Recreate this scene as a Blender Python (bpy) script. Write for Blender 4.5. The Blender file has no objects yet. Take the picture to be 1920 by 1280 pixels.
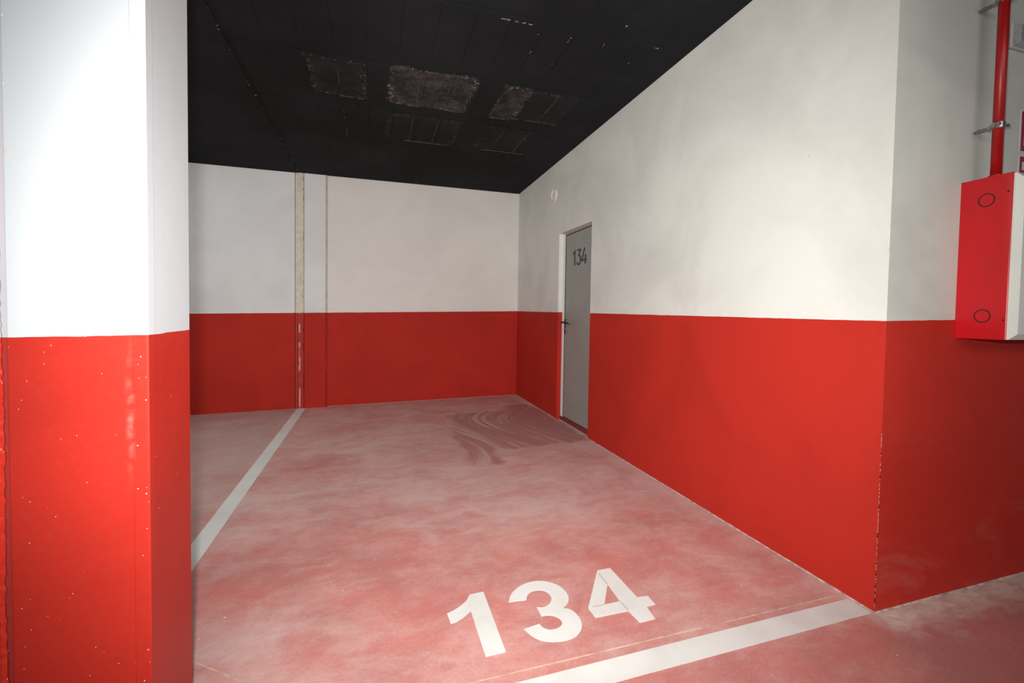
import bpy, bmesh, math, random
from mathutils import Vector, Matrix
from mathutils.geometry import tessellate_polygon
random.seed(7)
S = bpy.context.scene
C = bpy.context.collection

# ---------------------------------------------------------------- camera
cd = bpy.data.cameras.new('camera'); cam = bpy.data.objects.new('camera', cd); C.objects.link(cam)
F_PX = 855.02
cd.sensor_width = 36.0; cd.lens = 36.0 * F_PX / 1920.0; cd.shift_y = -20.32 / 1920.0
cd.clip_start = 0.02
CAM = Vector((-1.9276, -6.167, 1.1698)); YAW, PITCH, ROLL = .2918, -.0327, .0155
f = Vector((math.sin(YAW)*math.cos(PITCH), math.cos(YAW)*math.cos(PITCH), math.sin(PITCH)))
r = Vector((f.y, -f.x, 0)).normalized(); u = r.cross(f)
r2 = r*math.cos(ROLL) + u*math.sin(ROLL); u2 = -r*math.sin(ROLL) + u*math.cos(ROLL)
cam.matrix_world = Matrix(((r2.x, u2.x, -f.x, CAM.x), (r2.y, u2.y, -f.y, CAM.y), (r2.z, u2.z, -f.z, CAM.z), (0, 0, 0, 1)))
S.camera = cam

# ---------------------------------------------------------------- world and lights
w = bpy.data.worlds.new('garage_gloom'); S.world = w; w.use_nodes = True
w.node_tree.nodes['Background'].inputs[0].default_value = (.93, .97, 1, 1)
w.node_tree.nodes['Background'].inputs[1].default_value = .20

def aim(o, target):
    o.rotation_euler = (Vector(target) - o.location).to_track_quat('-Z', 'Y').to_euler()
# the photographer's flash, just above and to the left of the lens
ld = bpy.data.lights.new('camera_flash', 'SPOT'); ld.energy = 455; ld.spot_size = math.radians(122); ld.spot_blend = 1; ld.shadow_soft_size = .025
ld.color = (1, .985, .945)
fl = bpy.data.objects.new('camera_flash', ld); C.objects.link(fl); fl.location = CAM + r2*-.05 + u2*.11
aim(fl, (-.30, -1.0, .95))
# unseen fill lights, added to brighten the walls and floor: one over the driving lane behind the photographer, one over the neighbouring bay
def fill_light(name, loc, target, power, sx, sy):
    ad = bpy.data.lights.new(name, 'AREA'); ad.energy = power; ad.shape = 'RECTANGLE'; ad.size = sx; ad.size_y = sy; ad.color = (.97, 1, .98)
    al = bpy.data.objects.new(name, ad); C.objects.link(al); al.location = loc; aim(al, target)
fill_light('lane_fill', (-1.7, -9.0, 2.6), (-.9, -3., .6), 55, 3.6, .8)
fill_light('bay_fill', (-4.6, -2.7, 2.75), (-2.6, -1.6, .0), 44, 1.5, .5)

S.view_settings.view_transform = 'Standard'; S.view_settings.look = 'None'
S.view_settings.exposure = 0; S.view_settings.gamma = 1; S.view_settings.use_curve_mapping = False

# ---------------------------------------------------------------- measures (metres)
L = 4.8714      # length of the bay's right wall
H = 2.8746      # ceiling height
HR, R1, R2 = 1.1716, .0131, .0249      # top of the red dado, which follows the sloping floor
def fz(x, y): return .0096*(y+L) + .0247*x
def rz(x, y): return HR + R1*(y+L) + R2*x

# ---------------------------------------------------------------- helpers
def tag(o, label=None, cat=None, group=None, kind=None):
    if label: o['label'] = label
    if cat: o['category'] = cat
    if group: o['group'] = group
    if kind: o['kind'] = kind
    return o
def obj(name, bm, mat, parent=None, smooth=False):
    me = bpy.data.meshes.new(name)
    bmesh.ops.recalc_face_normals(bm, faces=bm.faces)
    bm.to_mesh(me); bm.free()
    if smooth:
        for p in me.polygons: p.use_smooth = True
    me.materials.append(mat)
    o = bpy.data.objects.new(name, me); C.objects.link(o)
    if parent: o.parent = parent
    return o
def empty(name, loc=(0, 0, 0)):
    o = bpy.data.objects.new(name, None); C.objects.link(o); o.location = loc; return o
def box(bm, x0, x1, y0, y1, z0, z1, bevel=0, seg=2):
    vs = [bm.verts.new(p) for p in ((x0,y0,z0),(x1,y0,z0),(x1,y1,z0),(x0,y1,z0),(x0,y0,z1),(x1,y0,z1),(x1,y1,z1),(x0,y1,z1))]
    fs = [bm.faces.new([vs[i] for i in q]) for q in ((3,2,1,0),(4,5,6,7),(0,1,5,4),(1,2,6,5),(2,3,7,6),(3,0,4,7))]
    if bevel:
        es = list({e for ff in fs for e in ff.edges})
        bmesh.ops.bevel(bm, geom=es, offset=bevel, segments=seg, affect='EDGES', profile=.5)
def nb(): return bmesh.new()
def boxo(name, dims, mat, parent=None, bevel=0, off=(0, 0, 0)):
    bm = nb(); x0,x1,y0,y1,z0,z1 = dims
    box(bm, x0-off[0], x1-off[0], y0-off[1], y1-off[1], z0-off[2], z1-off[2], bevel)
    return obj(name, bm, mat, parent)
def prism(bm, pts, axis, a, b, holes=()):
    """polygon pts (2D) given thickness from a to b along axis; axis 2: (x,y)->z ; 0: (y,z)->x ; 1: (x,z)->y"""
    def mk(p, t):
        return {2: (p[0], p[1], t), 0: (t, p[0], p[1]), 1: (p[0], t, p[1])}[axis]
    loops = [list(pts)] + [list(h) for h in holes]
    tri = tessellate_polygon([[Vector((p[0], p[1], 0)) for p in l] for l in loops])
    flat = [p for l in loops for p in l]
    A = [bm.verts.new(mk(p, a)) for p in flat]; B = [bm.verts.new(mk(p, b)) for p in flat]
    for t in tri:
        try: bm.faces.new([A[i] for i in t]); bm.faces.new([B[i] for i in reversed(t)])
        except ValueError: pass
    k = 0
    for l in loops:
        n = len(l)
        for i in range(n):
            j = (i+1) % n; bm.faces.new([A[k+i], A[k+j], B[k+j], B[k+i]])
        k += n
def cyl(bm, p, q, rad, seg=24, rad2=None):
    p, q = Vector(p), Vector(q); d = q-p
    m = Matrix.Translation((p+q)/2) @ d.to_track_quat('Z', 'Y').to_matrix().to_4x4()
    bmesh.ops.create_cone(bm, cap_ends=True, segments=seg, radius1=rad, radius2=rad if rad2 is None else rad2, depth=d.length, matrix=m)
def ring(bm, centre, ax, r_out, r_in, t, seg=32):
    """flat ring (washer) of thickness t along unit axis ax"""
    c = Vector(centre); q = Vector(ax).to_track_quat('Z', 'Y')
    vs = []
    for z in (0, t):
        for rad in (r_out, r_in):
            vs.append([bm.verts.new(c + q @ Vector((rad*math.cos(a), rad*math.sin(a), z))) for a in [2*math.pi*i/seg for i in range(seg)]])
    o0, i0, o1, i1 = vs
    for i in range(seg):
        j = (i+1) % seg
        for a, b in ((o0, o1), (o1, i1), (i1, i0), (i0, o0)):
            bm.faces.new((a[i], a[j], b[j], b[i]))
# ---------------------------------------------------------------- node helpers
class NT:
    def __init__(s, name):
        s.m = bpy.data.materials.new(name); s.m.use_nodes = True; s.t = s.m.node_tree
        s.b = s.t.nodes['Principled BSDF']; s.pos = s.n('ShaderNodeNewGeometry').outputs['Position']
    def n(s, ty, **kw):
        nd = s.t.nodes.new(ty)
        for k, v in kw.items(): setattr(nd, k, v)
        return nd
    def put(s, sock, v):
        if v is None: return
        if isinstance(v, bpy.types.NodeSocket): s.t.links.new(v, sock)
        else:
            if isinstance(v, (tuple, list)) and len(v) == 3 and sock.type == 'RGBA': v = (*v, 1)
            sock.default_value = v
    def M(s, op, a, b=None, c=None, clamp=False):
        nd = s.n('ShaderNodeMath', operation=op, use_clamp=clamp)
        for i, v in enumerate((a, b, c)): s.put(nd.inputs[i], v)
        return nd.outputs[0]
    def xyz(s, v=None):
        nd = s.n('ShaderNodeSeparateXYZ'); s.put(nd.inputs[0], v or s.pos); return nd.outputs
    def scale(s, v, sc, loc=(0, 0, 0), rot=(0, 0, 0)):
        nd = s.n('ShaderNodeMapping'); s.put(nd.inputs[0], v); nd.inputs[3].default_value = sc; nd.inputs[1].default_value = loc; nd.inputs[2].default_value = rot
        return nd.outputs[0]
    def noise(s, sc, det=4, rough=.55, dist=0, vec=None):
        nd = s.n('ShaderNodeTexNoise'); s.put(nd.inputs['Vector'], vec or s.pos)
        nd.inputs['Scale'].default_value = sc; nd.inputs['Detail'].default_value = det; nd.inputs['Roughness'].default_value = rough; nd.inputs['Distortion'].default_value = dist
        return nd.outputs[0]
    def ss(s, v, a, b, lo=0., hi=1.):
        nd = s.n('ShaderNodeMapRange', interpolation_type='SMOOTHSTEP'); s.put(nd.inputs[0], v)
        for i, x in enumerate((a, b, lo, hi)): s.put(nd.inputs[i+1], x)
        return nd.outputs[0]
    def mix(s, fac, a, b):
        nd = s.n('ShaderNodeMix', data_type='RGBA'); s.put(nd.inputs[0], fac); s.put(nd.inputs[6], a); s.put(nd.inputs[7], b); return nd.outputs[2]
    def specks(s, sc, size, density, vec=None):
        """sparse round dots"""
        nd = s.n('ShaderNodeTexVoronoi'); s.put(nd.inputs['Vector'], vec or s.pos); nd.inputs['Scale'].default_value = sc
        sp = s.n('ShaderNodeSeparateColor'); s.put(sp.inputs[0], nd.outputs['Color'])
        keep = s.M('LESS_THAN', sp.outputs[0], density)
        rad = s.M('MULTIPLY', sp.outputs[1], size)
        return s.M('MULTIPLY', s.M('LESS_THAN', nd.outputs['Distance'], rad), keep)
    def bump(s, h, strength=.2, dist=.002):
        nd = s.n('ShaderNodeBump'); nd.inputs['Strength'].default_value = strength; nd.inputs['Distance'].default_value = dist; s.put(nd.inputs['Height'], h)
        s.put(s.b.inputs['Normal'], nd.outputs[0])
    def fin(s, col, rough=.6, metal=0., spec=.5):
        s.put(s.b.inputs['Base Color'], col); s.put(s.b.inputs['Roughness'], rough); s.b.inputs['Metallic'].default_value = metal
        s.b.inputs['Specular IOR Level'].default_value = spec
        return s.m
    def rect(s, x, y, x0, x1, y0, y1, soft, wob=None):
        """soft rectangle mask; negative inside distance"""
        dx = s.M('SUBTRACT', s.M('ABSOLUTE', s.M('SUBTRACT', x, (x0+x1)/2)), (x1-x0)/2)
        dy = s.M('SUBTRACT', s.M('ABSOLUTE', s.M('SUBTRACT', y, (y0+y1)/2)), (y1-y0)/2)
        d = s.M('SMOOTH_MAX', dx, dy, .06)
        if wob is not None: d = s.M('ADD', d, wob)
        return d

WHITE = (.78, .765, .74); RED = (.48, .026, .0160)
def paint(name, white=WHITE, red=RED, mottle=.12, speck=0, cool=None, rough=.72, dusty=0, streak=False, grain=.1, spec=.15):
    t = NT(name); x, y, z = t.xyz()
    edge = t.M('ADD', t.M('ADD', t.M('MULTIPLY', x, R2), t.M('MULTIPLY', y, R1)), HR + R1*L)
    wob = t.M('MULTIPLY', t.M('SUBTRACT', t.noise(9, 2), .5), .006)
    is_red = t.M('LESS_THAN', z, t.M('ADD', edge, wob))
    n1 = t.noise(1.3, 6, .6, .6); n2 = t.noise(60, 3)
    dark = tuple(c*(1-mottle*2.2) for c in white)
    wcol = t.mix(t.ss(n1, .35, .68), white, dark)
    wcol = t.mix(t.M('MULTIPLY', t.specks(14, .10, .05), .55), wcol, (.55, .52, .47))
    rd = tuple(c*.86 for c in red)
    rcol = t.mix(t.ss(n1, .35, .7), red, rd)
    rcol = t.mix(t.M('MULTIPLY', t.ss(n2, .45, .75), .02), rcol, (.75, .2, .16))
    if dusty:   # dust thrown up against the wall, and rubbed marks
        n3 = t.noise(2.2, 6, .65, .8, t.scale(t.pos, (1, 1, 2.2)))
        low = t.ss(z, .0, .75, 1., .15)
        rcol = t.mix(t.M('MULTIPLY', t.M('MULTIPLY', t.ss(n3, .5, .8), low), dusty), rcol, (.5, .3, .27))
    if speck:
        sp = t.M('ADD', t.specks(66, .13, .32*speck), t.specks(110, .17, .14*speck), clamp=True)
        rcol = t.mix(sp, rcol, (.85, .66, .6)); wcol = t.mix(t.M('MULTIPLY', t.specks(45, .13, .03*speck), .6), wcol, (.9, .9, .9))
    if streak:  # pale scuff down the column's plastered edge
        sx = t.M('ADD', x, t.M('MULTIPLY', t.noise(12, 3), .02))
        m1 = t.M('MULTIPLY', t.ss(t.M('ABSOLUTE', t.M('SUBTRACT', sx, -2.475)), .0, .012, 1., 0.), t.ss(t.M('ABSOLUTE', t.M('SUBTRACT', z, .93)), .03, .20, 1., 0.))
        rcol = t.mix(t.M('MULTIPLY', t.M('MULTIPLY', m1, t.ss(t.noise(30, 4), .35, .65)), .28), rcol, (.75, .35, .3))
    t.bump(t.M('ADD', t.noise(8, 4), t.M('MULTIPLY', n2, grain)), .25, .004)
    return t.fin(t.mix(is_red, wcol, rcol), t.mix(is_red, (.72,)*3, (rough,)*3), spec=spec)

MAT = {}
MAT['wall_right'] = paint('right_wall_paint', white=(.73, .735, .69), mottle=.06)
MAT['wall_back'] = paint('back_wall_paint', white=(.79, .76, .72), mottle=.03)
MAT['wall_back_grey'] = paint('back_wall_grey_paint', white=(.77, .77, .765), mottle=.04)
MAT['wall_lane'] = paint('lane_wall_paint', white=(.62, .62, .57), mottle=.08, dusty=.28, rough=.6)
MAT['column'] = paint('column_paint', white=(.55, .58, .61), mottle=.01, speck=1, streak=True, spec=.25, rough=.42)
MAT['rough_wall'] = paint('rough_plaster', white=(.6, .61, .56), red=(.62, .03, .015), mottle=.2, rough=.3, speck=.6, grain=3, spec=.5)
MAT['shaded_recess'] = paint('recess_shade_paint', white=(.5, .47, .52), red=(.33, .035, .03), mottle=.05)  # darker, purplish tones put the shade of the recess into the colour

def filler():
    t = NT('joint_filler'); x, y, z = t.xyz()
    edge = t.M('ADD', t.M('ADD', t.M('MULTIPLY', x, R2), t.M('MULTIPLY', y, R1)), HR + R1*L)
    is_red = t.M('LESS_THAN', z, edge)
    c = t.mix(t.ss(t.noise(14, 5), .35, .7), (.72, .66, .53), (.58, .55, .46))
    line = t.ss(t.M('ABSOLUTE', t.M('ADD', t.M('ADD', x, 2.823), t.M('MULTIPLY', t.M('SUBTRACT', t.noise(7, 3), .5), .025))), .010, .004)
    chip = t.M('MULTIPLY', line, t.ss(t.noise(22, 4, vec=t.scale(t.pos, (1, 1, .5))), .44, .52))
    dk = t.ss(t.M('ABSOLUTE', t.M('ADD', x, 2.842)), .010, .003)
    rc = t.mix(chip, t.mix(t.M('MULTIPLY', dk, .6), (.46, .027, .018), (.18, .015, .01)), (.70, .42, .36))
    t.bump(t.noise(30, 4), .5, .006)
    return t.fin(t.mix(is_red, c, rc), .8)
MAT['filler'] = filler()

def px_floor(px, py):
    """where a point measured in the photograph lies on the floor"""
    d = f + r2*((px-960)/F_PX) - u2*((py-619.68)/F_PX)
    n = Vector((-.0247, -.0096, 1)); t_ = (.0096*L - n.dot(CAM)) / n.dot(d)
    p = CAM + d*t_; return (p.x, p.y)

def floor_mat():
    t = NT('dusty_red_floor'); x, y, z = t.xyz()
    big = t.noise(1.4, 4, .6, .4); mid = t.noise(4.2, 7, .66, .7, t.scale(t.pos, (.8, 1.1, 1))); fine = t.noise(17, 6, .7, .4, t.scale(t.pos, (.7, 1.3, 1), rot=(0, 0, .35)))
    grit = t.noise(110, 3, .7)
    clean = t.mix(t.ss(t.noise(3, 4), .35, .65), (.54, .148, .126), (.46, .140, .124))
    dust = (.66, .475, .445)
    base = t.M('ADD', t.M('ADD', t.M('MULTIPLY', big, .40), t.M('MULTIPLY', mid, .62)), t.M('MULTIPLY', fine, .38))
    base = t.M('ADD', base, t.ss(y, -4.4, -2.6, -.05, .07))
    base = t.M('ADD', base, t.ss(y, -L-.10, -L+.05, -.11, 0.))
    # swept clean or thick with dust in places
    for (px, py, ra, wt) in ((1010, 925, .42, .12), (1180, 900, .30, .07), (850, 900, .35, .06), (500, 935, .22, .10), (460, 1010, .13, .13), (610, 945, .25, .05), (1290, 1150, .22, .07),
                             (980, 985, .35, .05), (400, 1190, .22, .08), (560, 1255, .28, .12), (700, 1250, .3, .06), (790, 1075, .10, .06), (1440, 1100, .2, .06),
                             (600, 870, .26, -.12), (650, 800, .45, -.06), (690, 1030, .22, -.11), (520, 1095, .20, -.13), (460, 1060, .16, -.08), (570, 1215, .10, -.13), (760, 1180, .22, -.08), (400, 1120, .2, -.06),
                             (1340, 1090, .16, -.08), (1230, 990, .3, -.05), (900, 1130, .2, -.05), (740, 1100, .3, -.06), (1150, 1215, .3, -.05), (1400, 1000, .25, -.03)):
        cx, cy = px_floor(px, py)
        nd = t.n('ShaderNodeVectorMath', operation='DISTANCE'); t.put(nd.inputs[0], t.pos); nd.inputs[1].default_value = (cx, cy, fz(cx, cy))
        base = t.M('ADD', base, t.ss(nd.outputs['Value'], 0., ra*1.7, wt, 0.))
    in_bay = t.M('GREATER_THAN', y, -L+.1)
    base = t.M('ADD', base, t.M('MULTIPLY', t.ss(x, -.18, -.0, 0., .16), in_bay))
    d_l = t.M('MULTIPLY', t.M('MULTIPLY', t.ss(t.M('ABSOLUTE', t.M('ADD', y, L)), .03, t.M('MULTIPLY_ADD', mid, .34, .02), .85, 0.), t.ss(x, -.10, .05)), t.ss(fine, .30, .62, .35, 1.))
    base = t.M('ADD', base, t.M('MULTIPLY', t.M('SUBTRACT', grit, .5), .16))
    fac = t.ss(base, .46, 1.0, .10, .82)
    # washed patch by the door, with curved brush strokes
    wob = t.M('MULTIPLY', t.M('SUBTRACT', t.noise(5, 4), .5), .22)
    d1 = t.rect(x, y, -1.16, .02, -2.38, -.90, .1, wob); d2 = t.rect(x, y, -1.20, -.92, -2.72, -1.6, .1, wob)
    d3 = t.rect(x, y, -.40, -.02, -1.3, -.62, .1, wob)
    wash = t.ss(t.M('MINIMUM', t.M('MINIMUM', d1, d2), d3), .022, -.05)
    ph = t.M('ADD', x, t.M('MULTIPLY', t.M('SINE', t.M('MULTIPLY_ADD', y, 2.6, t.M('MULTIPLY', x, 1.5))), .22))
    cb = t.n('ShaderNodeCombineXYZ'); t.put(cb.inputs[0], t.M('MULTIPLY', ph, 9.)); t.put(cb.inputs[1], t.M('MULTIPLY', y, .9))
    br = t.noise(1., 4, .55, .5, cb.outputs[0])
    cb2 = t.n('ShaderNodeCombineXYZ'); t.put(cb2.inputs[0], t.M('MULTIPLY', ph, 34.)); t.put(cb2.inputs[1], t.M('MULTIPLY', y, 1.2))
    br2 = t.noise(1., 3, .5, .3, cb2.outputs[0])
    swirl = t.M('ADD', t.ss(br, .47, .68, 0., .55), t.ss(br2, .5, .75, 0., .22))
    fade = t.ss(x, -.55, -.2, 1., .45)
    swirl = t.M('MULTIPLY', swirl, fade)
    nd = t.n('ShaderNodeMix', data_type='FLOAT'); t.put(nd.inputs[0], wash); t.put(nd.inputs[2], fac); t.put(nd.inputs[3], swirl)
    wet = t.mix(t.M('MULTIPLY', wash, .85), clean, (.42, .185, .178))
    col = t.mix(nd.outputs[0], wet, dust)
    # the neighbouring bay's floor is greyer
    col = t.mix(t.ss(x, -2.75, -2.95, 0., .42), col, (.42, .33, .29))
    col = t.mix(t.M('MINIMUM', d_l, 1.), col, (.72, .64, .56))
    col = t.mix(t.ss(grit, .5, .8, 0., .18), col, (.74, .58, .54))
    col = t.mix(t.M('MULTIPLY', t.M('ADD', t.specks(16, .075, .08), t.specks(38, .12, .05), clamp=True), .85), col, (.86, .76, .68))
    t.bump(t.M('ADD', fine, t.M('MULTIPLY', grit, .25)), .12, .003)
    return t.fin(col, t.ss(fac, 0., 1., .5, .75), spec=.2)
MAT['floor'] = floor_mat()

def white_line():
    t = NT('white_floor_paint')
    c = t.mix(t.ss(t.noise(5, 5), .4, .75), (.72, .71, .685), (.64, .62, .59))
    c = t.mix(t.M('MULTIPLY', t.ss(t.noise(2.4, 6, .65, .6), .55, .75), .35), c, (.62, .5, .47))
    c = t.mix(t.specks(24, .13, .05), c, (.3, .22, .2))
    return t.fin(c, .6)
MAT['line'] = white_line()

def ceil_mat(name, base=(.0136, .0154, .0172)):
    t = NT(name); x, y, z = t.xyz()
    n = t.noise(26, 5, .7); g = t.noise(120, 3, .7); f2 = t.noise(50, 3, .7)
    col = t.mix(t.ss(t.noise(1.5, 5), .35, .7), base, tuple(c*1.5 for c in base))
    # places where the black coat went on thin
    for (x0, x1, y0, y1, s) in ((-1.83, -1.22, -2.87, -2.30, 1.), (-1.00, -.79, -2.85, -2.31, .75), (-2.38, -2.01, -2.83, -2.30, .28),
                                (-.79, -.42, -2.83, -2.34, .10), (-1.83, -1.20, -2.09, -1.53, .10), (-.99, -.55, -2.10, -1.58, .10)):
        wob = t.M('ADD', t.M('MULTIPLY', t.M('SUBTRACT', n, .5), .10), t.M('MULTIPLY', t.M('SUBTRACT', t.noise(6, 3), .5), .09))
        d = t.rect(x, y, x0, x1, y0, y1, .01, wob)
        m = t.ss(d, .016, -.012)
        inner = t.M('MULTIPLY', m, t.ss(t.noise(5, 5, .75, .4), .36, .66, .15*s, s))
        col = t.mix(t.M('MULTIPLY', inner, t.ss(t.M('ADD', t.M('MULTIPLY', g, .5), t.M('MULTIPLY', f2, .5)), .40, .62, .25, 1.)), col, (.115, .109, .104))
        band = t.ss(t.M('ABSOLUTE', t.M('ADD', d, .006)), .026, .004)
        fl_ = t.M('MULTIPLY', t.M('MULTIPLY', band, t.ss(f2, .54, .64)), t.ss(t.noise(4, 3), .42, .6, .05, min(1., .25+s)))
        col = t.mix(fl_, col, (.42, .37, .33))
    col = t.mix(t.M('MULTIPLY', t.specks(9, .06, .04), .7), col, (.3, .3, .28))
    t.bump(n, .4, .004)
    return t.fin(col, .9, spec=.1)
MAT['ceiling'] = ceil_mat('black_ceiling_paint')
def simple(name, col, rough=.5, metal=0., var=.08, sc=20, spec=.5):
    t = NT(name); c2 = tuple(max(0, c*(1-var*2)) for c in col)
    return t.fin(t.mix(t.ss(t.noise(sc, 4), .35, .7), col, c2), rough, metal, spec)
MAT['flake'] = simple('bare_mortar', (.36, .34, .30), .9, sc=60, var=.3)
MAT['groove'] = paint('groove_paint', white=(.34, .34, .34), red=(.16, .015, .012))
MAT['sealant'] = simple('joint_sealant', (.72, .50, .40), .7, var=.2)
MAT['door'] = simple('grey_door_paint', (.285, .285, .265), .38, .0, .04, 3)
MAT['frame'] = simple('white_frame_paint', (.80, .79, .76), .45, var=.03)
MAT['gasket_and_shade'] = simple('dark_gasket_and_shade', (.10, .10, .09), .7)
MAT['black'] = simple('black_plastic', (.012, .012, .012), .35)
MAT['chrome'] = simple('bright_metal', (.8, .8, .8), .22, 1.)
MAT['zinc'] = simple('zinc_plated_steel', (.55, .55, .54), .32, 1., .15, 60)
MAT['stud'] = simple('dull_grey_steel', (.20, .20, .19), .45, .3, .1, 60)
MAT['letter'] = simple('black_vinyl', (.02, .02, .018), .5)
MAT['sill'] = simple('dark_red_threshold', (.20, .025, .02), .6)
MAT['cabinet'] = simple('glossy_red_enamel', (.55, .005, .010), .28, 0, .04, 6)
MAT['cab_line'] = simple('dark_knockout_line', (.06, .003, .004), .5)
MAT['cab_door'] = simple('off_white_enamel', (.76, .765, .70), .35, 0, .03, 6)
MAT['latch'] = simple('maroon_latch', (.14, .005, .02), .3)
MAT['pipe'] = simple('red_pipe_enamel', (.42, .006, .006), .38, 0, .12, 9)
MAT['jbox'] = simple('grey_plastic', (.52, .53, .50), .5, 0, .05)
MAT['jbox_lid'] = simple('smoky_grey_lid', (.33, .345, .34), .3, 0, .12, 25)
MAT['sign_red'] = simple('sign_red', (.28, .004, .02), .35, var=.03)
MAT['sign_white'] = simple('sign_white', (.66, .62, .64), .4, var=.03)
MAT['cap'] = simple('white_plastic', (.83, .81, .74), .4, 0, .03)
MAT['seam'] = simple('stencil_gap', (.45, .27, .24), .7)

# ---------------------------------------------------------------- setting
# floor: one sloping slab
X0, X1, Y0, Y1 = -8., 3.2, -11., .3
bm = nb()
top = [bm.verts.new((a, b, fz(a, b))) for a, b in ((X0, Y0), (X1, Y0), (X1, Y1), (X0, Y1))]
bot = [bm.verts.new((v.co.x, v.co.y, v.co.z-.15)) for v in top]
bm.faces.new(top); bm.faces.new(bot[::-1])
for i in range(4): bm.faces.new((top[i], bot[i], bot[(i+1) % 4], top[(i+1) % 4]))
floor = tag(obj('floor', bm, MAT['floor']), 'red floor coated in pale pinkish dust', kind='structure')

def strip(name, p, q, wd, mat, parent=None, h=.0008, z0=0.):
    """a flat strip lying on the sloping floor from p to q"""
    a, b = Vector(p), Vector(q); n = Vector((-(b-a).y, (b-a).x)).normalized()*wd/2
    bm = nb(); vs = []
    for hh in (z0, h):
        vs.append([bm.verts.new((v.x, v.y, fz(v.x, v.y)+hh)) for v in (a+n, a-n, b-n, b+n)])
    bm.faces.new(vs[0][::-1]); bm.faces.new(vs[1])
    for i in range(4): bm.faces.new((vs[0][i], vs[0][(i+1) % 4], vs[1][(i+1) % 4], vs[1][i]))
    return obj(name, bm, mat, parent)
for p, q, wd in (((-2.4, -4.729), (-.0, -4.744), .0045), ((-2.62, -4.29), (-2.05, -4.735), .004), ):
    strip('saw_cut', p, q, wd, MAT['sealant'], floor)

# ceiling slab, the expansion joint at x = -2.835, and the floor blocks between its joists
SEAM = -2.835
bm = nb(); box(bm, SEAM+.003, X1, Y0, Y1, H+.003, H+.2); box(bm, X0, SEAM-.002, Y0, Y1, H-.001, H+.2); box(bm, SEAM-.03, SEAM+.03, Y0, Y1, H+.006, H+.19)
ceiling = tag(obj('ceiling', bm, MAT['ceiling']), 'black painted ceiling with thin patches showing the blocks', kind='structure')
rows = [(-2.86 + .757*k, -2.30 + .757*k) for k in range(-3, 4)]
joints = [-.165 - .2025*k for k in range(0, 14)]
first = None
for (ya, yb) in rows:
    yb = min(yb, -.02)
    if yb - ya < .1: continue
    for k in range(len(joints)-1):
        xb, xa = joints[k], joints[k+1]
        if xa < SEAM + .01: continue
        w_, l_ = (xb-xa-.0022), (yb-ya)
        bm = nb(); dz = random.uniform(.0, .0007)
        if first is None or abs(l_-first[1]) > .001:
            box(bm, -w_/2, w_/2, -l_/2, l_/2, -.002, .004, .0012, 1)
            o = obj('ceiling_block', bm, MAT['ceiling'], ceiling)
            if first is None: first = (o, l_)
        else:
            bm.free(); o = first[0].copy(); C.objects.link(o); o.parent = ceiling
        o.location = ((xa+xb)/2, (ya+yb)/2, H + .001 - dz)
# crumbs of bare mortar along block joints and along the expansion joint
bm = nb()
def crumb(x, y, s, sx=1., sy=1.):
    m = Matrix.Translation((x, y, H-.001)) @ Matrix.Diagonal((s*sx, s*sy, s*.5, 1)) @ Matrix.Rotation(random.random()*3, 4, 'Z')
    bmesh.ops.create_icosphere(bm, subdivisions=1, radius=1, matrix=m)
for k in range(26):
    y = random.uniform(-3.5, -.1); crumb(SEAM + random.uniform(-.012, .014), y, random.uniform(.0025, .006))
for x in (-1.235, -1.222, -1.205, -1.195, -1.155, -1.145, -1.11, -1.10, -1.075, -1.062): crumb(x, -3.583 + random.uniform(-.003, .003), random.uniform(.004, .007), 1.5, .7)
for x, y, s in ((-.79, -3.535, .006), (-.79, -3.49, .005), (-.79, -3.51, .004), (-.565, -3.52, .004), (-.565, -3.54, .005), (-.225, -3.605, .007), (-.24, -3.605, .004),
                (-.527, -3.74, .007), (-.99, -3.506, .005), (-.975, -3.32, .006), (-.978, -3.30, .004), (-.31, -3.40, .004), (-.79, -3.23, .004)): crumb(x, y, s)
for (x0, x1, y0, y1, n) in ((-1.83, -1.22, -2.87, -2.31, 90), (-1.01, -.80, -2.86, -2.33, 46), (-2.38, -2.0, -2.84, -2.31, 22), (-1.82, -1.22, -2.08, -1.54, 24), (-.98, -.6, -2.08, -1.6, 12)):
    for k in range(n):   # flaking edges of the thinly coated patches
        e = random.choice('lrtttl' if x0 > -1.1 else 'lrttrb'); q = abs(random.gauss(0, .014))
        if e == 'l': x, y = x0 + q, random.uniform(y0, y1)
        elif e == 'r': x, y = x1 - q, random.uniform(y0, y1)
        elif e == 't': x, y = random.uniform(x0, x1), y0 + q*1.6
        else: x, y = random.uniform(x0, x1), y1 - q*.4
        crumb(x, y, random.uniform(.0012, .0042))
obj('mortar_crumbs', bm, MAT['flake'], ceiling)['kind'] = 'stuff'
bm = nb()   # thin ridges of mortar left in the block joints
for x, ya, yb in ((-1.6225, -2.83, -2.32), (-1.4, -2.75, -2.62), (-2.19, -2.81, -2.31), (-2.19, -2.03, -1.46), (-.79, -2.83, -2.37), (-.572, -2.82, -2.42),
                  (-1.62, -2.07, -1.52), (-1.40, -2.08, -1.55), (-.795, -2.08, -1.7), (-.57, -2.03, -1.57)):
    n = 9
    for i in range(n):
        if random.random() < .12: continue
        a = ya + (yb-ya)*i/n; b = ya + (yb-ya)*(i+.95)/n; ww = random.uniform(.0012, .003)
        box(bm, x-ww, x+ww, a, b, H-.0035, H+.003)
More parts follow.
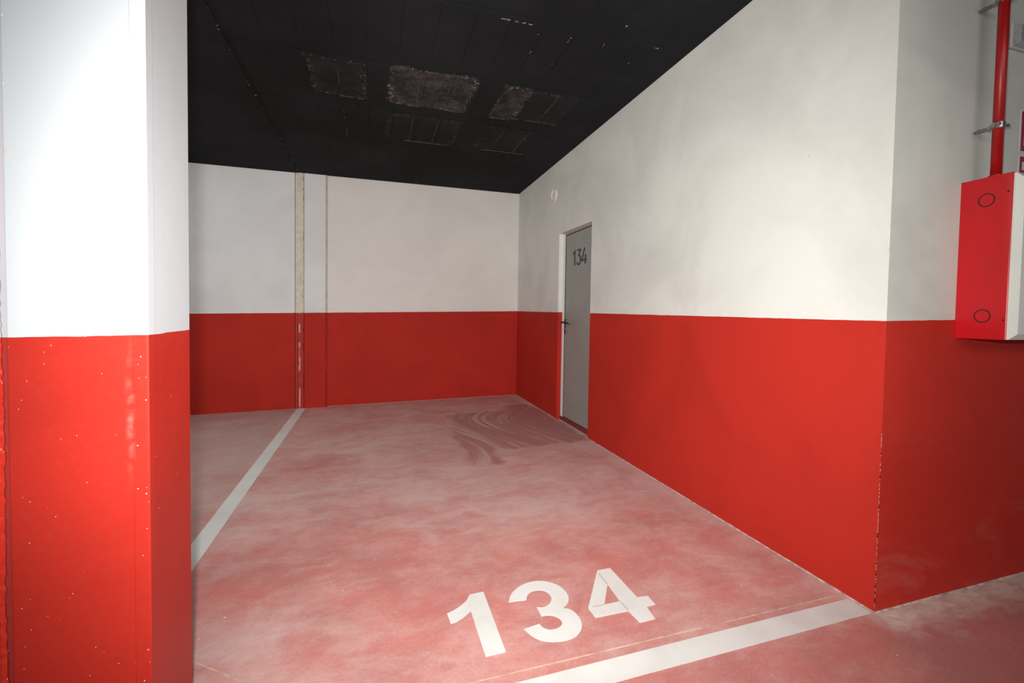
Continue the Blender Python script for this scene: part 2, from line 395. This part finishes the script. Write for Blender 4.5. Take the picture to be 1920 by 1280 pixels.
for xa, xb, y in ((-1.78, -1.45, -2.295), (-1.40, -1.24, -2.30), (-2.2, -2.02, -2.29), (-1.0, -.9, -2.29), (-1.66, -1.25, -1.51), (-.93, -.80, -2.29), (-.80, -.40, -2.33), (-.9, -.45, -1.52)):
    n = 7
    for i in range(n):
        if random.random() < .25: continue
        a = xa + (xb-xa)*i/n; b = xa + (xb-xa)*(i+.95)/n; ww = random.uniform(.001, .0028); yy = y+random.uniform(-.004, .004)
        box(bm, a, b, yy-ww, yy+ww, H-.0035, H+.003)
MAT['ridge'] = simple('dull_mortar_ridge', (.10, .097, .093), .9, sc=50, var=.4)
obj('mortar_ridge', bm, MAT['ridge'], ceiling)['kind'] = 'stuff'

# back wall
wb = tag(boxo('wall_back', (-2.52, .15, 0, .2, -.25, H+.02), MAT['wall_back']), 'back wall painted pinkish white above and dark red below', kind='structure')
boxo('wall_panel', (X0, -2.877, -.004, .2, -.4, H+.02), MAT['wall_back_grey'], wb)
pil = boxo('pilaster', (-2.768, -2.522, -.022, .2, -.3, H+.02), MAT['wall_back_grey'], wb, .004)
bm = nb()      # rough joint filler, an uneven bead from floor to ceiling
n = 90
def bead(bm, xa, xb, yback, ydep, amp, zb, zt, n=90):
    cols = []
    for i in range(n+1):
        z = zb + (zt-zb)*i/n; j = lambda a: random.uniform(-a, a)
        cols.append([bm.verts.new(p) for p in ((xa+j(amp*.6), yback, z), (xa+.006+j(amp), ydep+j(amp*.5), z), ((xa+xb)/2+j(amp), ydep-.003+j(amp*.6), z), (xb-.006+j(amp), ydep+j(amp*.5), z), (xb, yback, z))])
    for i in range(n):
        for k in range(4): bm.faces.new((cols[i][k], cols[i][k+1], cols[i+1][k+1], cols[i+1][k]))
bead(bm, -2.874, -2.772, .01, -.010, .0015, -.08, H+.01)
obj('joint_filler', bm, MAT['filler'], wb)
bm = nb(); bead(bm, -2.526, -2.503, .004, -.012, .002, -.08, H+.01)
obj('joint_filler', bm, MAT['filler'], wb)
boxo('joint_groove', (-2.80, -2.76, -.010, .02, -.3, H+.01), MAT['groove'], wb)

# right wall with the door opening
D0, D1, DZ = -2.282, -1.497, 2.060
bm = nb()
prism(bm, [(-L+.001, -.25), (D0, -.25), (D0, DZ), (D1, DZ+.012), (D1, -.25), (.1, -.25), (.1, H+.02), (-L+.001, H+.02)], 0, 0, .15)
wr = tag(obj('wall_right', bm, MAT['wall_right']), 'long right wall, warm white above a bright red dado', kind='structure')
# lane wall turning off to the right
bm = nb(); prism(bm, [(0, -L), (X1, -L), (X1, -L+.15), (.151, -L+.15), (.151, -L+.001), (0, -L+.001)], 2, -.25, H+.02)
wl = tag(obj('wall_front', bm, MAT['wall_lane']), 'bare greyish wall facing the lane, red below', kind='structure')
# chipped corner edge
bm = nb()
for i in range(60):
    z = .02 + i*.012 + random.uniform(-.004, .004)
    if random.random() < (.12 if z < .35 else .5) or z > .75: continue
    box(bm, -.0006, .0008, -L-.0007, -L+.001, z, z+random.uniform(.010, .022))
MAT['chip'] = simple('chipped_paint_edge', (.60, .22, .17), .8)
o = obj('chipped_edge', bm, MAT['chip'], wr); o['kind'] = 'stuff'
# pale dust lines where the walls meet the floor
MAT['dustline'] = simple('pale_dust', (.62, .50, .45), .95, var=.25, sc=30)
def fillet(name, pts, parent, rr=.008, mat='dustline'):
    """small uneven quarter-round of dust; pts: list of (x, y) along the foot, inward normal"""
    (ax, ay), (bx, by), (nx, ny) = pts
    bm = nb(); n = 60; prev = None
    for i in range(n+1):
        t_ = i/n; x, y = ax+(bx-ax)*t_, ay+(by-ay)*t_; q = rr*random.uniform(.8, 1.15); z = fz(x, y)
        ring_ = [bm.verts.new((x, y, z+q*.7)), bm.verts.new((x+nx*q*.5, y+ny*q*.5, z+q*.35)), bm.verts.new((x+nx*q*1.3, y+ny*q*1.3, z+.0002))]
        if prev:
            for k in range(2): bm.faces.new((prev[k], prev[k+1], ring_[k+1], ring_[k]))
        prev = ring_
    o = obj(name, bm, MAT[mat], parent, True); o['kind'] = 'stuff'; return o
fillet('foot_dust', ((0, -L), (0, D0), (-1, 0)), wr, .006)
fillet('foot_dust', ((0, D1), (0, 0), (-1, 0)), wr, .006)
fillet('foot_dust', ((-2.5, 0), (0, 0), (0, -1)), wb, .005)
fillet('foot_dust', ((0, -L), (3, -L), (0, -1)), wl, .006)

# door in the right wall
door = tag(empty('door_1', (.05, (D0+D1)/2, 0)), 'narrow grey metal storeroom door numbered 134 in the red and white wall', 'door', kind='structure')
def d_box(name, dims, mat, bevel=0, parent=None):
    off = door.location if parent is None else parent.matrix_basis.translation + door.location
    return boxo(name, dims, mat, parent or door, bevel, tuple(off))
XF = .048      # face of the frame inside the opening
d_box('door_frame', (XF, .15, D1-.055, D1, fz(0, D1), DZ-.002), MAT['frame'], .003)
d_box('door_frame', (XF, .15, D0, D0+.03, fz(0, D0), DZ-.002), MAT['frame'], .003)
d_box('door_frame', (XF, .15, D0+.03, D1-.055, DZ-.004, DZ-.002), MAT['frame'], .003)
d_box('gasket_and_shade', (XF+.004, .14, D1-.066, D1-.055, .06, DZ-.006), MAT['gasket_and_shade'])
d_box('gasket_and_shade', (XF+.004, .14, D0+.03, D1-.055, DZ-.018, DZ-.004), MAT['gasket_and_shade'])  # dark strip standing in for the shadow line under the door head
leaf = d_box('door_leaf', (XF+.010, .09, D0+.032, D1-.062, .075, DZ-.018), MAT['door'], .002)
d_box('threshold', (XF-.004, .13, D0+.002, D1-.002, -.02, .070), MAT['sill'], .003)
XL = XF + .010    # leaf face
# digits on the leaf: u runs from the far side of the leaf towards the viewer, v up
dig = {
    '1': [[(0, .118), (.045, .152)], [(.042, .155), (.042, 0)]],
    '3': [[(.0, .148), (.090, .148)], [(.086, .150), (.036, .088)], [(.042+.046*math.cos(a), .046+.046*math.sin(a)) for a in [math.radians(100-15*i) for i in range(0, 18)]]],
    '4': [[(.066, .157), (.0, .036)], [(-.006, .036), (.112, .036)], [(.084, .090), (.084, -.004)]],
}
def flat_stroke(pts, wu=.028, wv=.018):
    n = len(pts); Lp, Rp = [], []
    for i, p in enumerate(pts):
        t = (Vector(pts[min(i+1, n-1)]) - Vector(pts[max(i-1, 0)])).normalized()
        nn = Vector((-t.y*wu/2, t.x*wv/2)); Lp.append(Vector(p)+nn); Rp.append(Vector(p)-nn)
    return [tuple(v) for v in Lp + Rp[::-1]]
def leaf_digit(ch, u0, v0):
    bm = nb()
    for k, pl_ in enumerate(dig[ch]):
        poly = flat_stroke([(-(u0+a)-door.location.y, v0+b) for a, b in pl_])
        prism(bm, poly, 0, XL-.0012-.0001*k-door.location.x, XL+.001-door.location.x)
    o = obj('digit', bm, MAT['letter'], door); o['label'] = 'black painted %s on the door' % ch
leaf_digit('1', 1.745, 1.703); leaf_digit('3', 1.842, 1.703); leaf_digit('4', 1.955, 1.700)
# lever handle with its plate and lock
hy, hz = -1.580, 1.108
plate = d_box('handle_plate', (XL-.008, XL, hy-.020, hy+.020, hz-.125, hz+.035), MAT['black'], .003)
bm = nb(); o_ = door.location
cyl(bm, Vector((XL-.006, hy, hz))-o_, Vector((XL-.055, hy, hz))-o_, .010, 16)
cyl(bm, Vector((XL-.050, hy+.006, hz))-o_, Vector((XL-.050, hy-.135, hz-.006))-o_, .0085, 16)
cyl(bm, Vector((XL-.050, hy-.130, hz-.006))-o_, Vector((XL-.030, hy-.145, hz-.010))-o_, .008, 16)
obj('lever', bm, MAT['black'], door, True)
bm = nb(); cyl(bm, Vector((XL-.006, hy, hz-.075))-o_, Vector((XL-.016, hy, hz-.075))-o_, .013, 20)
obj('lock_cylinder', bm, MAT['chrome'], door)
for zz in (.30, 1.75):
    bm = nb(); cyl(bm, Vector((XL-.004, D0+.036, zz))-o_, Vector((XL-.004, D0+.036, zz+.09))-o_, .007, 12)
    obj('hinge', bm, MAT['zinc'], door)

# column at the left, with its raised corner strip; recessed strip and rough wall beside it
CX0, CX1, CY1 = -2.716, -2.4485, -L+.258
col = boxo('column', (CX0, CX1, -L, CY1, -.3, H+.01), MAT['column'], None, .004)
tag(col, 'nearest column, white above and red below, speckled with paint', kind='structure')
bm = nb()
prism(bm, [(-2.4835, -L+.001), (-2.4785, -L-.0008), (-2.452, -L-.0016), (CX1+.0018, -L-.001), (CX1+.0022, -L+.03), (CX1+.0002, -L+.034), (CX1-.006, -L+.01)], 2, -.1, H)
obj('corner_strip', bm, MAT['column'], col)
boxo('recessed_strip', (CX0-.024, CX0+.002, -L+.008, CY1-.01, -.3, H+.01), MAT['shaded_recess'], col)
bm = nb()
xe = CX0-.009; n = 260; prev = None
for i in range(n+1):
    z = -.25 + (H+.25)*i/n; a = random.uniform(-.0016, .0016) + .0012*math.sin(z*9)
    if z < 1.1: a *= 1.15
    rw = [bm.verts.new(p) for p in ((xe+a-.004+ (0 if z>1.1 else .001), -L+.014, z), (xe+a, -L+.002+random.uniform(-.001, .001), z), (xe-.006+a, -L-.004+random.uniform(-.0015, .0015), z), (xe-.016, -L-.002+random.uniform(-.001, .001), z), (-3.0, -L, z), (-3.0, CY1, z), (xe-.004, CY1, z))]
    if prev:
        for k in range(7): bm.faces.new((prev[k], prev[(k+1) % 7], rw[(k+1) % 7], rw[k]))
    prev = rw
wlf = tag(obj('wall_left', bm, MAT['rough_wall']), 'rough plaster pier edge at the far left of the column', kind='structure')

# ---------------------------------------------------------------- painted floor marks
t1 = strip('parking_line', (-2.4, -L+.044), (-.014, -L+.049), .094, MAT['line'], h=.0016, z0=-.001)
tag(t1, 'white painted stripe across the mouth of the bay', 'floor marking')
t2 = strip('parking_line', (-2.797, -4.6), (-2.800, -.03), .098, MAT['line'], h=.0016, z0=-.001)
tag(t2, 'white painted stripe down the left side of the bay to the back wall', 'floor marking')

def cr(pts, sharp, k=6):
    """closed smooth curve through pts, straight at indices in sharp"""
    n = len(pts); out = []
    for i in range(n):
        p0, p1, p2, p3 = (Vector(pts[(i+j) % n]) for j in (-1, 0, 1, 2))
        if i in sharp: p0 = p1 - (p2-p1)
        if (i+1) % n in sharp: p3 = p2 + (p2-p1)
        if i in sharp and (i+1) % n in sharp: out.append(tuple(p1)); continue
        for s in range(k):
            t_ = s/k
            out.append(tuple(.5*((2*p1) + (-p0+p2)*t_ + (2*p0-5*p1+4*p2-p3)*t_*t_ + (-p0+3*p1-3*p2+p3)*t_**3)))
    return out
def fp(l): return [px_floor(800+a/3.84, 1020+b/3.84) for a, b in l]
num = tag(empty('bay_number', (-1.2, -4.4, fz(-1.2, -4.4))), 'large white number 134 painted on the floor at the mouth of the bay', 'floor marking')
def paint_digit(name, outline, holes=(), lab=None):
    bm = nb(); prism(bm, outline, 2, 0, 1, holes)
    for v in bm.verts:
        z = fz(v.co.x, v.co.y) + (.0018 if v.co.z > .5 else -.001)
        v.co = Vector((v.co.x, v.co.y, z)) - num.location
    o = obj(name, bm, MAT['line'], num); o['label'] = lab; return o
one = [(425,812),(570,775),(408,343),(308,365),(285,408),(240,448),(195,477),(147,500),(173,573),(215,560),(265,528),(318,483)]
paint_digit('digit', cr(fp(one), {0,1,2,3,7,8,11}), lab='white numeral 1')
three = [(592,418),(600,378),(625,342),(670,305),(730,278),(800,266),(870,272),(940,295),(990,332),(1020,378),(1018,418),(995,448),(970,460),(1030,470),(1080,505),(1110,550),(1117,600),(1095,645),(1050,678),(985,698),(900,704),(820,692),(755,660),(700,613),
         (812,575),(835,600),(870,615),(905,616),(945,605),(972,582),(972,555),(945,530),(905,515),(860,514),(826,520),(792,455),(840,455),(875,438),(897,408),(893,375),(870,350),(835,334),(790,333),(750,345),(725,370),(718,402)]
paint_digit('digit', cr(fp(three), {0,12,23,24,34,35,45}), lab='white numeral 3')
four = [(1228,190),(1320,173),(1515,383),(1592,374),(1645,435),(1582,450),(1645,538),(1535,565),(1452,482),(1215,530),(1163,462)]
f4 = paint_digit('digit', fp(four), [fp([(1302,290),(1280,436),(1392,412)])], 'white numeral 4')
for a, b in (((1240, 215), (1302, 290)), ((1392, 412), (1452, 480)), ((1195, 453), (1280, 437))):
    (p, q) = fp([a, b]); o = strip('stencil_gap', p, q, .0028, MAT['seam'], None, .0024, .001)
    for v in o.data.vertices: v.co -= num.location
    o.parent = f4

# ---------------------------------------------------------------- on the right wall
cap = tag(empty('cover_plate', (0, -1.335, 2.535)), 'small round white cover plate high on the right wall above the door', 'wall plate')
bm = nb(); cyl(bm, (0, 0, 0), (-.008, 0, 0), .074, 32); obj('plate', bm, MAT['cap'], cap)
bm = nb(); ring(bm, (-.006, 0, 0), (-1, 0, 0), .074, .060, .010, 32); obj('rim', bm, MAT['cap'], cap, True)
bm = nb(); cyl(bm, (-.006, 0, 0), (-.014, 0, 0), .014, 16); obj('knob', bm, MAT['jbox'], cap)

# ---------------------------------------------------------------- hose cabinet
KX0, KX1, KY0, KZ0, KZ1 = .3945, 1.10, -5.034, 1.105, 1.7478
cab = tag(empty('hose_cabinet', (KX0, -L, KZ0)), 'glossy red fire hose cabinet with white front hung on the lane wall', 'cabinet')
def kb(name, dims, mat, bevel=0, parent=None): return boxo(name, dims, mat, parent or cab, bevel, tuple(cab.location))
body = kb('body', (KX0, KX1, KY0, -L, KZ0, KZ1), MAT['cabinet'], .002)
bm = nb()
dx0, dx1, dz0, dz1 = KX0+.004, KX1-.004, KZ0+.002, KZ1-.004
o_ = Vector(cab.location)
for (a, b, c, d2) in ((dx0, dx1, dz0, dz1),):
    base = [(dx0, KY0+.001, dz0), (dx1, KY0+.001, dz0), (dx1, KY0+.001, dz1), (dx0, KY0+.001, dz1)]
    mid = [(dx0, KY0-.006, dz0), (dx1, KY0-.006, dz0), (dx1, KY0-.006, dz1), (dx0, KY0-.006, dz1)]
    q = .022; top_ = [(dx0+q, KY0-.022, dz0+q), (dx1-q, KY0-.022, dz0+q), (dx1-q, KY0-.022, dz1-q), (dx0+q, KY0-.022, dz1-q)]
    V = [[bm.verts.new(Vector(p)-o_) for p in l] for l in (base, mid, top_)]
    bm.faces.new(V[0]); bm.faces.new(V[2])
    for a_, b_ in ((V[0], V[1]), (V[1], V[2])):
        for i in range(4): bm.faces.new((a_[i], a_[(i+1) % 4], b_[(i+1) % 4], b_[i]))
kd = obj('cabinet_door', bm, MAT['cab_door'], cab)
lt = kb('latch', (.452, .52, KY0-.034, KY0-.020, 1.369, 1.481), MAT['black'], .004)
kb('latch_insert', (.459, .513, KY0-.036, KY0-.030, 1.379, 1.471), MAT['latch'], .002, None).parent = cab
for yy, zz in ((-4.9565, 1.657), (-4.9600, 1.1975)):
    bm = nb(); ring(bm, Vector((KX0+.0005, yy, zz))-o_, (-1, 0, 0), .0268, .0226, .0014, 40)
    obj('knockout', bm, MAT['cab_line'], cab)['label'] = 'dark round knockout outline'
for yy, zz in ((-5.0215, 1.676), (-5.025, 1.182)):
    bm = nb(); cyl(bm, Vector((KX0+.0005, yy, zz))-o_, Vector((KX0-.0016, yy, zz))-o_, .0035, 12)
    obj('screw', bm, MAT['cab_line'], cab)

# riser pipe on top of the cabinet, held by two split clamps
PX, PY, PR = .4560, -4.950, .0172
pipe = tag(empty('riser_pipe', (PX, PY, KZ1)), 'red riser pipe rising from the top of the hose cabinet', 'pipe')
bm = nb(); cyl(bm, (0, 0, 0), (0, 0, H-KZ1), PR, 40); obj('tube', bm, MAT['pipe'], pipe, True)
bm = nb(); cyl(bm, (0, 0, .0), (0, 0, .014), PR+.006, 40); obj('collar', bm, MAT['pipe'], pipe)
for p in pipe.children[0].data.polygons:
    if abs(p.normal.z) > .9: p.use_smooth = False
def clamp(z, lab):
    c = tag(empty('pipe_clamp', (PX, -L, z)), lab, 'pipe clamp', 'clamps holding the red riser pipe')
    bm = nb(); ring(bm, (0, PY+L, -.011), (0, 0, 1), PR+.0045, PR+.0004, .022, 40); obj('band', bm, MAT['zinc'], c, False)
    for s in (-1, 1):
        bm = nb(); box(bm, s*(PR+.001) if s > 0 else -(PR+.016), s*(PR+.016) if s > 0 else -(PR+.001), PY+L-.006, PY+L+.006, -.010, .010, .0015)
        lug = obj('lug', bm, MAT['zinc'], c)
        bm = nb(); x_ = s*(PR+.010); cyl(bm, (x_, PY+L-.015, 0), (x_, PY+L+.015, 0), .0035, 12); cyl(bm, (x_, PY+L-.020, 0), (x_, PY+L-.013, 0), .0065, 6)
        obj('screw', bm, MAT['zinc'], c)
    bm = nb(); cyl(bm, (0, PY+L+PR+.003, 0), (0, PY+L+PR+.014, 0), .011, 6); obj('nut', bm, MAT['zinc'], c)
    bm = nb(); cyl(bm, (0, PY+L+PR+.004, 0), (0, -.012, 0), .0068, 16); obj('stud', bm, MAT['stud'], c)
    bm = nb(); cyl(bm, (0, -.020, 0), (0, .0, 0), .0085, 16, .0045); obj('wall_plug', bm, MAT['stud'], c)
    return c
clamp(1.958, 'lower zinc clamp holding the red riser pipe off the wall')
clamp(2.452, 'upper zinc clamp holding the red riser pipe near the ceiling')

# junction box and signs, partly outside the frame
jb = tag(empty('junction_box', (.645, -L, 2.338)), 'small grey plastic junction box behind the upper part of the riser pipe', 'electrical box')
boxo('box_body', (.0, .13, -.014, 0, 0, .105), MAT['jbox'], jb, .004)
bm = nb()
V = [[bm.verts.new(p) for p in l] for l in ([(.003, -.013, .003), (.127, -.013, .003), (.127, -.013, .102), (.003, -.013, .102)], [(.022, -.032, .020), (.108, -.032, .020), (.108, -.032, .088), (.022, -.032, .088)])]
bm.faces.new(V[0]); bm.faces.new(V[1])
for i in range(4): bm.faces.new((V[0][i], V[0][(i+1) % 4], V[1][(i+1) % 4], V[1][i]))
obj('lid', bm, MAT['jbox_lid'], jb)
def sign(z0, z1, lab, inner):
    s = tag(empty('wall_sign', (.752, -L, z0)), lab, 'sign', 'dark red safety signs on the lane wall')
    h = z1-z0; boxo('backing', (0, .30, -.002, 0, 0, h), MAT['sign_white'], s, .0006)
    boxo('red_field', (.008, .292, -.0032, -.0015, .007, h-.007), MAT['sign_red'], s)
    for (a, b, c, d2) in inner: boxo('white_panel', (a, b, -.0042, -.003, c, d2), MAT['sign_white'], s)
sign(1.915, 2.098, 'upper of two dark red signs with white border at the right edge', ((.026, .274, .03, .16),))
sign(1.715, 1.905, 'lower of two dark red signs, just above the hose cabinet', ((.022, .274, .125, .160),))
